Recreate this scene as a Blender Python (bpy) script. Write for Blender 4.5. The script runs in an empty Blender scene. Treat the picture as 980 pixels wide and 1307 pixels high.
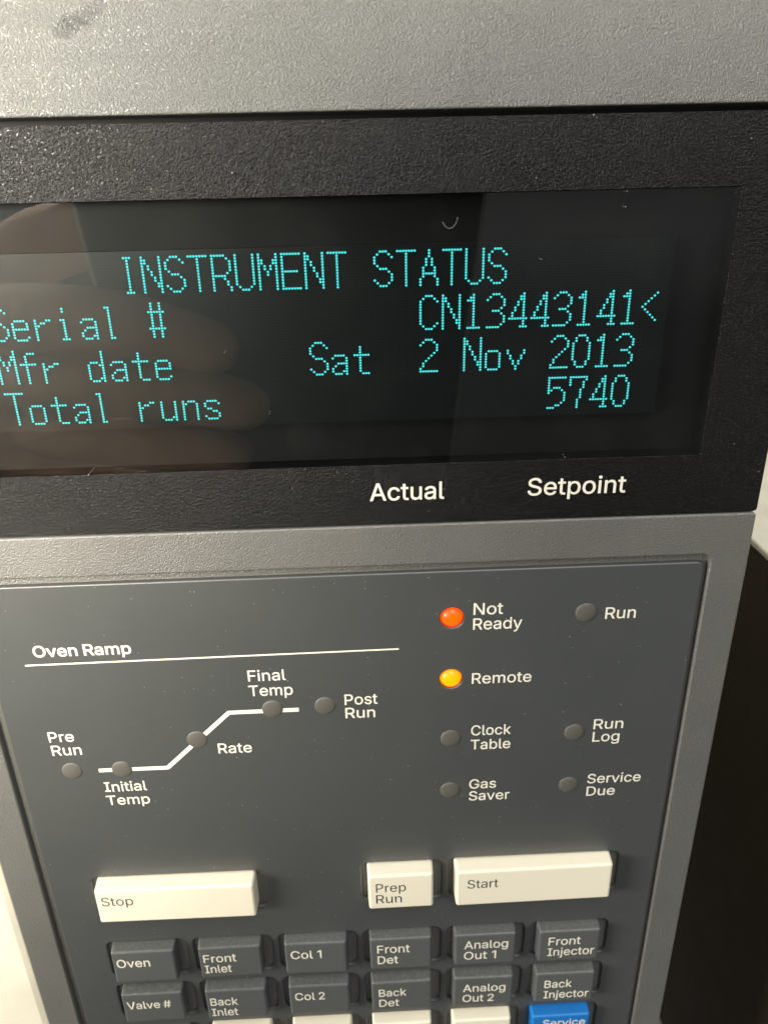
import bpy, bmesh, math, random
from mathutils import Matrix, Vector
from mathutils.geometry import delaunay_2d_cdt

S = 0.00078          # metres to one drawing unit: u right, v up, n out of the front face
BASE = 220.0         # height of the drawing's origin above the foot of the instrument
scene = bpy.context.scene
C = scene.collection


def W(u, v, n=0.0):
    return Vector((u * S, -n * S, (v + BASE) * S))


# ------------------------------------------------------------------ camera
cam_d = bpy.data.cameras.new('camera')
cam = bpy.data.objects.new('camera', cam_d)
C.objects.link(cam)
right = Vector((0.99906658, -0.03797439, -0.02058902))
down = Vector((-0.03437609, -0.41030972, -0.9112981))
fwd = Vector((0.02615812, 0.91115525, -0.41123214))
R3 = Matrix((right, -down, -fwd)).transposed()
cam.matrix_world = Matrix.Translation(W(-2.871, 45.133, 100.0)) @ R3.to_4x4()
cam_d.sensor_fit = 'VERTICAL'
cam_d.sensor_height = 24.0
cam_d.lens = 24.0 * 1000.0 / 1307.0
cam_d.clip_start = 0.005
cam_d.clip_end = 50.0
cam_d.dof.use_dof = True
cam_d.dof.focus_distance = 112 * S
cam_d.dof.aperture_fstop = cam_d.lens / 0.45     # a phone's close-up lens: a very small pupil
scene.camera = cam

# ------------------------------------------------------------------ world and lamps
world = bpy.data.worlds.new('World')
scene.world = world
world.use_nodes = True
wt = world.node_tree
bg = wt.nodes['Background']
tc = wt.nodes.new('ShaderNodeTexCoord')
sx = wt.nodes.new('ShaderNodeSeparateXYZ')
wt.links.new(tc.outputs['Generated'], sx.inputs[0])
mr = wt.nodes.new('ShaderNodeMapRange')
mr.inputs['From Min'].default_value = -1.0
wt.links.new(sx.outputs[2], mr.inputs['Value'])
cr = wt.nodes.new('ShaderNodeValToRGB')          # the room: lower part darkened for the glass reflections, dim walls, lit ceiling
for i, (p, c) in enumerate(((0.0, (0.10, 0.095, 0.085)), (0.41, (0.075, 0.078, 0.072)), (0.46, (0.20, 0.208, 0.20)), (1.0, (1.1, 1.1, 1.05)))):
    e = cr.color_ramp.elements
    if i > 1:
        e.new(p)
    e[i].position = p
    e[i].color = (*c, 1)
wt.links.new(mr.outputs[0], cr.inputs[0])
wt.links.new(cr.outputs[0], bg.inputs['Color'])
bg.inputs['Strength'].default_value = 1.0


def area(name, pos, target, size, watts, colour):
    l = bpy.data.lights.new(name, 'AREA')
    l.shape = 'DISK'
    l.size = size
    l.energy = watts
    l.color = colour
    o = bpy.data.objects.new(name, l)
    C.objects.link(o)
    o.location = pos
    o.rotation_euler = (target - pos).to_track_quat('-Z', 'Y').to_euler()
    return o


area('room_lamp', W(-162, 101, 330), W(-10, 10, 0), 130 * S, 3.3, (1.0, 0.92, 0.77))
area('side_fill', W(-760, 120, 330), W(0, -20, 0), 320 * S, 6.5, (1.0, 0.95, 0.86))  # unseen fill added at the left to brighten left-facing edges
area('ceiling_lamp', W(150, 850, 600), W(0, 0, 0), 550 * S, 4.0, (1.0, 0.97, 0.92))

scene.view_settings.view_transform = 'Standard'
scene.view_settings.look = 'None'
scene.view_settings.exposure = 0.05
scene.view_settings.gamma = 1.0
scene.cycles.max_bounces = 8
scene.cycles.use_denoising = True


# ------------------------------------------------------------------ materials
class NT:
    def __init__(self, name):
        self.m = bpy.data.materials.new(name)
        self.m.use_nodes = True
        self.t = self.m.node_tree
        self.p = self.t.nodes['Principled BSDF']
        self.out = self.t.nodes['Material Output']
        self.tc = self.t.nodes.new('ShaderNodeTexCoord')

    def n(self, kind, **kw):
        nd = self.t.nodes.new(kind)
        for k, v in kw.items():
            if k in nd.inputs.keys():
                nd.inputs[k].default_value = v
            else:
                setattr(nd, k, v)
        return nd

    def l(self, a, b):
        self.t.links.new(a, b)

    def noise(self, size_mm, detail=3.0, rough=0.5, stretch=None):
        nd = self.n('ShaderNodeTexNoise', Scale=1.0 / (size_mm * S), Detail=detail, Roughness=rough)
        if stretch:
            mp = self.n('ShaderNodeMapping')
            mp.inputs['Scale'].default_value = stretch
            self.l(self.tc.outputs['Object'], mp.inputs[0])
            self.l(mp.outputs[0], nd.inputs['Vector'])
        else:
            self.l(self.tc.outputs['Object'], nd.inputs['Vector'])
        return nd.outputs['Fac']

    def voro(self, size_mm, feature='F1', out='Distance'):
        nd = self.n('ShaderNodeTexVoronoi', feature=feature, Scale=1.0 / (size_mm * S))
        self.l(self.tc.outputs['Object'], nd.inputs['Vector'])
        return nd.outputs[out]

    def ramp(self, fac, stops):
        r = self.n('ShaderNodeValToRGB')
        e = r.color_ramp.elements
        while len(e) < len(stops):
            e.new(0.5)
        for i, (p, c) in enumerate(stops):
            e[i].position = p
            e[i].color = (c, c, c, 1) if not isinstance(c, tuple) else (*c, 1)
        self.l(fac, r.inputs[0])
        return r.outputs[0]

    def math(self, op, a, b=None):
        m = self.n('ShaderNodeMath', operation=op)
        for i, x in enumerate((a, b)):
            if x is None:
                continue
            if isinstance(x, (int, float)):
                m.inputs[i].default_value = x
            else:
                self.l(x, m.inputs[i])
        return m.outputs[0]

    def mix(self, fac, a, b):
        m = self.n('ShaderNodeMix', data_type='RGBA')
        for i, x in ((0, fac), (6, a), (7, b)):
            if isinstance(x, tuple):
                m.inputs[i].default_value = (*x, 1)
            elif isinstance(x, (int, float)):
                m.inputs[i].default_value = x
            else:
                self.l(x, m.inputs[i])
        return m.outputs[2]

    def bump(self, h, strength, dist_mm):
        b = self.n('ShaderNodeBump', Strength=strength, Distance=dist_mm * S)
        self.l(h, b.inputs['Height'])
        self.l(b.outputs[0], self.p.inputs['Normal'])

    def colour(self, x):
        if isinstance(x, tuple):
            self.p.inputs['Base Color'].default_value = (*x, 1)
        else:
            self.l(x, self.p.inputs['Base Color'])

    def rough(self, x, spec=0.5):
        if isinstance(x, (int, float)):
            self.p.inputs['Roughness'].default_value = x
        else:
            self.l(x, self.p.inputs['Roughness'])
        self.p.inputs['Specular IOR Level'].default_value = spec

    def specks(self, size_mm, radius, share, flat=True):
        """1 on few small dust specks, 0 elsewhere"""
        v = self.n('ShaderNodeTexVoronoi', feature='F1', Scale=1.0 / (size_mm * S))
        if flat:                                        # laid out on the upright front face
            v.voronoi_dimensions = '2D'
            sx_ = self.n('ShaderNodeSeparateXYZ')
            cx_ = self.n('ShaderNodeCombineXYZ')
            self.l(self.tc.outputs['Object'], sx_.inputs[0])
            self.l(sx_.outputs[0], cx_.inputs[0])
            self.l(sx_.outputs[2], cx_.inputs[1])
            self.l(cx_.outputs[0], v.inputs['Vector'])
        else:
            self.l(self.tc.outputs['Object'], v.inputs['Vector'])
        near = self.math('LESS_THAN', v.outputs['Distance'], radius)
        sep = self.n('ShaderNodeSeparateColor')
        self.l(v.outputs['Color'], sep.inputs[0])
        few = self.math('LESS_THAN', sep.outputs[0], share)
        return self.math('MULTIPLY', near, few)


def grain_material(name, col, rough, grain, strength, dist, spec=0.5, dust=0.02, dark_spots=None):
    k = NT(name)
    a = k.noise(grain, 2.5, 0.55)
    b = k.voro(grain * 1.3, 'SMOOTH_F1')
    h = k.math('ADD', k.ramp(a, [(0.36, 0.0), (0.66, 1.0)]), k.math('MULTIPLY', b, 0.7))
    k.bump(h, strength, dist)
    big = k.ramp(k.noise(14, 3), [(0.3, 0.9), (0.7, 1.06)])
    cm = k.n('ShaderNodeMix', data_type='RGBA', blend_type='MULTIPLY')
    cm.inputs[0].default_value = 1.0
    cm.inputs[6].default_value = (*col, 1)
    k.l(big, cm.inputs[7])
    c = cm.outputs[2]
    if dark_spots:
        for (u, v, r, darkness) in dark_spots:  # soft-edged spots of darker base colour
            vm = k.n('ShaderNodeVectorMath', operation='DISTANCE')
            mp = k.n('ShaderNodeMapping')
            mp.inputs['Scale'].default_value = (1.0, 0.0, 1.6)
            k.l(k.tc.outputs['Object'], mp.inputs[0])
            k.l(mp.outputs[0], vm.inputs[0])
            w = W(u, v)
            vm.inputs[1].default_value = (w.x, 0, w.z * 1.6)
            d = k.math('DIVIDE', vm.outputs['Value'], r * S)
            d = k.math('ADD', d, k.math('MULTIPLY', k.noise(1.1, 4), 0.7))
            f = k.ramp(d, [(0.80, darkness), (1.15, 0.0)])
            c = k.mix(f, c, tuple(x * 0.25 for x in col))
    if dust:
        c = k.mix(k.specks(2.1, 0.032, dust * 1.6), c, (0.32, 0.31, 0.28))
    k.colour(c)
    rr = k.ramp(k.noise(9, 2), [(0.3, rough - 0.02), (0.7, rough + 0.03)])
    k.rough(rr, spec)
    return k.m


M = {}
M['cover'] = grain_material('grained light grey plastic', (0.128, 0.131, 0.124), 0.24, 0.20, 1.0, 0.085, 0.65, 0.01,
                            dark_spots=[(-33.6, 58.6, 2.3, 0.42), (-32.4, 59.2, 2.4, 0.48), (-31.2, 59.8, 2.2, 0.42), (-30.0, 60.6, 1.9, 0.3), (-29.2, 61.6, 1.4, 0.25)])
M['frame'] = grain_material('grained mid grey plastic', (0.112, 0.112, 0.104), 0.40, 0.24, 0.8, 0.065, 1.0, 0.012)
M['bezel'] = grain_material('grained black plastic', (0.004, 0.004, 0.004), 0.20, 0.21, 0.9, 0.075, 0.29, 0.012)
M['door'] = grain_material('cream enamel', (0.66, 0.635, 0.53), 0.5, 0.6, 0.10, 0.03, 0.4, 0.0)


def panel_material():
    k = NT('dark slate overlay film')
    base = k.mix(k.ramp(k.noise(18, 4), [(0.3, 0.0), (0.7, 1.0)]), (0.046, 0.0505, 0.0505), (0.050, 0.0545, 0.054))
    haze = k.ramp(k.noise(2.0, 7, 0.75), [(0.55, 0.0), (0.9, 0.05)])
    c = k.mix(haze, base, (0.4, 0.38, 0.33))
    c = k.mix(k.specks(3.1, 0.024, 0.05), c, (0.45, 0.44, 0.4))
    c = k.mix(k.specks(1.5, 0.036, 0.045), c, (0.5, 0.5, 0.46))
    k.colour(c)
    k.rough(k.ramp(k.noise(5, 4), [(0.3, 0.45), (0.7, 0.48)]), 1.0)
    k.bump(k.noise(0.12, 2), 0.25, 0.012)
    return k.m


M['panel'] = panel_material()


def key_material(name, col, dusty):
    k = NT(name)
    c = k.mix(k.ramp(k.noise(2.4, 4, 0.6), [(0.35, 0.0), (0.75, 0.05)]), col, tuple(min(0.8, x * 1.5 + 0.02) for x in col))
    if dusty:
        ge = k.n('ShaderNodeNewGeometry')
        sp = k.n('ShaderNodeSeparateXYZ')
        k.l(ge.outputs['True Normal'], sp.inputs[0])
        up = k.ramp(sp.outputs[2], [(0.45, 0.0), (0.8, 1.0)])            # dust settles on the upward faces
        dd = k.math('MULTIPLY', up, k.ramp(k.noise(0.5, 4, 0.7), [(0.45, 0.02), (0.8, 0.22)]))
        c = k.mix(dd, c, (0.42, 0.40, 0.36))
        c = k.mix(k.math('MULTIPLY', up, k.specks(1.3, 0.10, 0.12, False)), c, (0.75, 0.73, 0.66))
    k.colour(c)
    k.rough(k.ramp(k.noise(3, 3), [(0.3, 0.42), (0.7, 0.52)]), 0.45)
    k.bump(k.noise(0.25, 2), 0.12, 0.012)
    return k.m


M['key_dark'] = key_material('slate grey key plastic', (0.082, 0.088, 0.087), True)
M['key_cream'] = key_material('cream key plastic', (0.76, 0.715, 0.575), False)
M['key_blue'] = key_material('blue key plastic', (0.008, 0.155, 0.48), False)


def plain(name, col, rough=0.5, spec=0.5):
    k = NT(name)
    c = k.mix(k.ramp(k.noise(1.2, 3), [(0.3, 0.0), (0.7, 1.0)]), tuple(x * 0.93 for x in col), col)
    k.colour(c)
    k.rough(rough, spec)
    return k.m


M['ink_cream'] = plain('cream printing ink', (0.78, 0.75, 0.64), 0.6, 0.3)
M['ink_black'] = plain('black printing ink', (0.03, 0.03, 0.028), 0.6, 0.3)
M['black'] = plain('black inner plastic', (0.006, 0.006, 0.006), 0.6, 0.3)
M['lens'] = plain('frosted grey lens', (0.088, 0.084, 0.072), 0.55, 0.6)
M['lint'] = plain('pale lint', (0.5, 0.47, 0.4), 0.8, 0.2)


def lit_lens(name, core, rim, strength):
    k = NT(name)
    k.colour(tuple(x * 0.6 for x in core))
    ge = k.n('ShaderNodeNewGeometry')
    sp = k.n('ShaderNodeSeparateXYZ')
    k.l(ge.outputs['Normal'], sp.inputs[0])
    face = k.math('MULTIPLY', sp.outputs[1], -1.0)          # 1 at the crown of the lens, 0 at its rim
    face = k.math('ADD', face, k.math('MULTIPLY', k.noise(0.9, 2), 0.12))
    c = k.mix(k.ramp(face, [(0.25, 0.0), (1.02, 1.0)]), rim, core)
    k.l(c, k.p.inputs['Emission Color'])
    k.p.inputs['Emission Strength'].default_value = strength
    k.rough(0.33, 0.4)
    return k.m


M['red_lens'] = lit_lens('glowing orange red lens', (1.0, 0.038, 0.0), (0.45, 0.018, 0.0), 4.0)
M['amber_lens'] = lit_lens('glowing amber lens', (1.0, 0.17, 0.0), (0.45, 0.10, 0.0), 3.0)


def glow_material():
    k = NT('lit blue green phosphor')
    k.colour((0.02, 0.2, 0.2))
    k.p.inputs['Emission Color'].default_value = (0.08, 0.80, 0.80, 1)
    k.p.inputs['Emission Strength'].default_value = 1.45
    k.rough(0.6)
    return k.m


M['glow'] = glow_material()


DU, U0, DV, V0 = 0.35951, -32.075, -0.3475, 34.6025   # dot matrix pitch and origin (column 0 and row 0), mm
N_DOT = -2.0


def screen_material():
    """dark tube face with the faint raster of its unlit dots"""
    k = NT('dark phosphor raster')
    sp = k.n('ShaderNodeSeparateXYZ')
    k.l(k.tc.outputs['Object'], sp.inputs[0])

    def cell(x, origin, pitch):
        t = k.math('DIVIDE', k.math('SUBTRACT', x, origin), pitch)
        f = k.math('FRACT', k.math('ADD', t, 1000.5))
        return k.math('ABSOLUTE', k.math('SUBTRACT', f, 0.5))
    du = cell(sp.outputs[0], U0 * S, DU * S)
    dv = cell(sp.outputs[2], (V0 + BASE) * S, -DV * S)
    inside = k.math('LESS_THAN', k.math('MAXIMUM', du, dv), 0.33)
    c = k.mix(inside, (0.0022, 0.0026, 0.0026), (0.0105, 0.0155, 0.016))
    k.colour(c)
    k.rough(0.45, 0.4)
    return k.m


M['raster'] = screen_material()


def glass_material():
    k = NT('smoky display glass')
    tr = k.n('ShaderNodeBsdfTransparent')
    tr.inputs[0].default_value = (0.82, 0.84, 0.84, 1)
    gl = k.n('ShaderNodeBsdfGlossy', Roughness=0.02)
    gl.inputs[0].default_value = (1, 1, 1, 1)
    fr = k.n('ShaderNodeFresnel', IOR=1.62)
    dirt = k.n('ShaderNodeBsdfDiffuse')
    dirt.inputs[0].default_value = (0.5, 0.48, 0.43, 1)
    mx = k.n('ShaderNodeMixShader')
    ge = k.n('ShaderNodeNewGeometry')
    k.l(k.math('MULTIPLY', fr.outputs[0], k.math('SUBTRACT', 1.0, ge.outputs['Backfacing'])), mx.inputs[0])
    k.l(tr.outputs[0], mx.inputs[1])
    k.l(gl.outputs[0], mx.inputs[2])
    sm = k.ramp(k.noise(9, 5, 0.65), [(0.5, 0.0), (0.85, 0.006)])       # greasy film on the glass
    sp = k.math('MULTIPLY', k.specks(5.0, 0.013, 0.035), 0.6)
    fac = k.math('MAXIMUM', sm, sp)
    m2 = k.n('ShaderNodeMixShader')
    k.l(fac, m2.inputs[0])
    k.l(mx.outputs[0], m2.inputs[1])
    k.l(dirt.outputs[0], m2.inputs[2])
    k.l(m2.outputs[0], k.out.inputs[0])
    return k.m


M['glass'] = glass_material()
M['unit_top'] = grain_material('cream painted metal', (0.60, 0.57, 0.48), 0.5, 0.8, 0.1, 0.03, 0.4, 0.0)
M['unit_shade'] = grain_material('dark brown painted shade', (0.034, 0.026, 0.015), 0.6, 0.5, 0.2, 0.03, 0.3, 0.0)  # shade of the gap put into the colour of the cream unit's sides
M['wall'] = grain_material('beige painted wall', (0.54, 0.51, 0.43), 0.8, 1.5, 0.2, 0.1, 0.2, 0.0)


M['phone'] = plain('black phone case', (0.012, 0.012, 0.013), 0.35, 0.5)
M['phone_metal'] = plain('pale grey metal', (0.55, 0.54, 0.5), 0.35, 0.5)
M['phone_glass'] = plain('black lens glass', (0.006, 0.006, 0.007), 0.1, 0.5)
M['cloth'] = plain('dark sleeve cloth', (0.03, 0.03, 0.035), 0.9, 0.1)


def skin_material():
    k = NT('skin')
    k.colour(k.mix(k.ramp(k.noise(7, 4), [(0.3, 0.0), (0.7, 1.0)]), (0.52, 0.32, 0.22), (0.62, 0.40, 0.29)))
    k.rough(0.5, 0.4)
    wr = k.n('ShaderNodeTexWave', wave_type='BANDS', bands_direction='X', Scale=0.035 / S, Distortion=9.0, Detail=3.0)
    k.l(k.tc.outputs['Object'], wr.inputs['Vector'])
    k.bump(k.math('ADD', k.noise(3.0, 5), k.math('MULTIPLY', wr.outputs['Fac'], 0.4)), 0.6, 0.8)
    return k.m


M['skin'] = skin_material()

# ------------------------------------------------------------------ builders
def link(name, me, mat, parent=None):
    o = bpy.data.objects.new(name, me)
    C.objects.link(o)
    if mat is not None:
        o.data.materials.clear()
        o.data.materials.append(mat)
    if parent is not None:
        o.parent = parent
    return o


def thing(name, label, cat):
    o = bpy.data.objects.new(name, None)
    o.empty_display_size = 0.02
    C.objects.link(o)
    o['label'] = label
    o['category'] = cat
    return o


def rr(u0, v0, u1, v1, r, seg=6):
    pts = []
    for cx, cy, a0 in ((u1 - r, v1 - r, 0), (u0 + r, v1 - r, 90), (u0 + r, v0 + r, 180), (u1 - r, v0 + r, 270)):
        for i in range(seg + 1):
            a = math.radians(a0 + 90 * i / seg)
            pts.append((cx + r * math.cos(a), cy + r * math.sin(a)))
    return pts


def plate_mesh(outer, holes, n0, n1, bevel, res=2):
    """a flat plate with holes, both faces, rounded edges; n0 back, n1 front"""
    cu = bpy.data.curves.new('plate', 'CURVE')
    cu.dimensions = '2D'
    cu.fill_mode = 'BOTH'
    cu.extrude = max(0.0, (n1 - n0) / 2 - bevel)
    cu.bevel_depth = bevel
    cu.bevel_resolution = res
    cu.offset = -bevel
    for k, ring in enumerate([outer] + list(holes)):
        pts = ring if k == 0 else ring[::-1]
        sp = cu.splines.new('POLY')
        sp.points.add(len(pts) - 1)
        for q, (x, y) in zip(sp.points, pts):
            q.co = (x, y, 0, 1)
        sp.use_cyclic_u = True
    tmp = bpy.data.objects.new('plate', cu)
    C.objects.link(tmp)
    dg = bpy.context.evaluated_depsgraph_get()
    me = bpy.data.meshes.new_from_object(tmp.evaluated_get(dg))
    bpy.data.objects.remove(tmp)
    bpy.data.curves.remove(cu)
    mid = (n0 + n1) / 2
    for v in me.vertices:
        v.co = W(v.co.x, v.co.y, v.co.z + mid)
    bm = bmesh.new()
    bm.from_mesh(me)
    bmesh.ops.remove_doubles(bm, verts=bm.verts, dist=1e-7)
    bmesh.ops.recalc_face_normals(bm, faces=bm.faces)
    bm.to_mesh(me)
    bm.free()
    return me


def plate(name, outer, holes, n0, n1, bevel, mat, parent=None, res=2):
    return link(name, plate_mesh(outer, holes, n0, n1, bevel, res), mat, parent)


def prism_mesh(back, front, n0, n1, bevel, segs=3):
    """back and front are (u0, v0, u1, v1) rectangles"""
    bm = bmesh.new()
    vs = []
    for (a, b, c, d), n in ((back, n0), (front, n1)):
        vs.append([bm.verts.new(W(x, y, n)) for x, y in ((a, b), (c, b), (c, d), (a, d))])
    bm.faces.new(vs[0][::-1])
    bm.faces.new(vs[1])
    for i in range(4):
        j = (i + 1) % 4
        bm.faces.new((vs[0][i], vs[0][j], vs[1][j], vs[1][i]))
    bmesh.ops.recalc_face_normals(bm, faces=bm.faces)
    if bevel:
        bmesh.ops.bevel(bm, geom=list(bm.edges), offset=bevel * S, segments=segs, profile=0.5, affect='EDGES')
    me = bpy.data.meshes.new('prism')
    bm.to_mesh(me)
    bm.free()
    return me


def box(name, u0, v0, n0, u1, v1, n1, bevel, mat, parent=None):
    return link(name, prism_mesh((u0, v0, u1, v1), (u0, v0, u1, v1), n0, n1, bevel), mat, parent)


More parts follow.
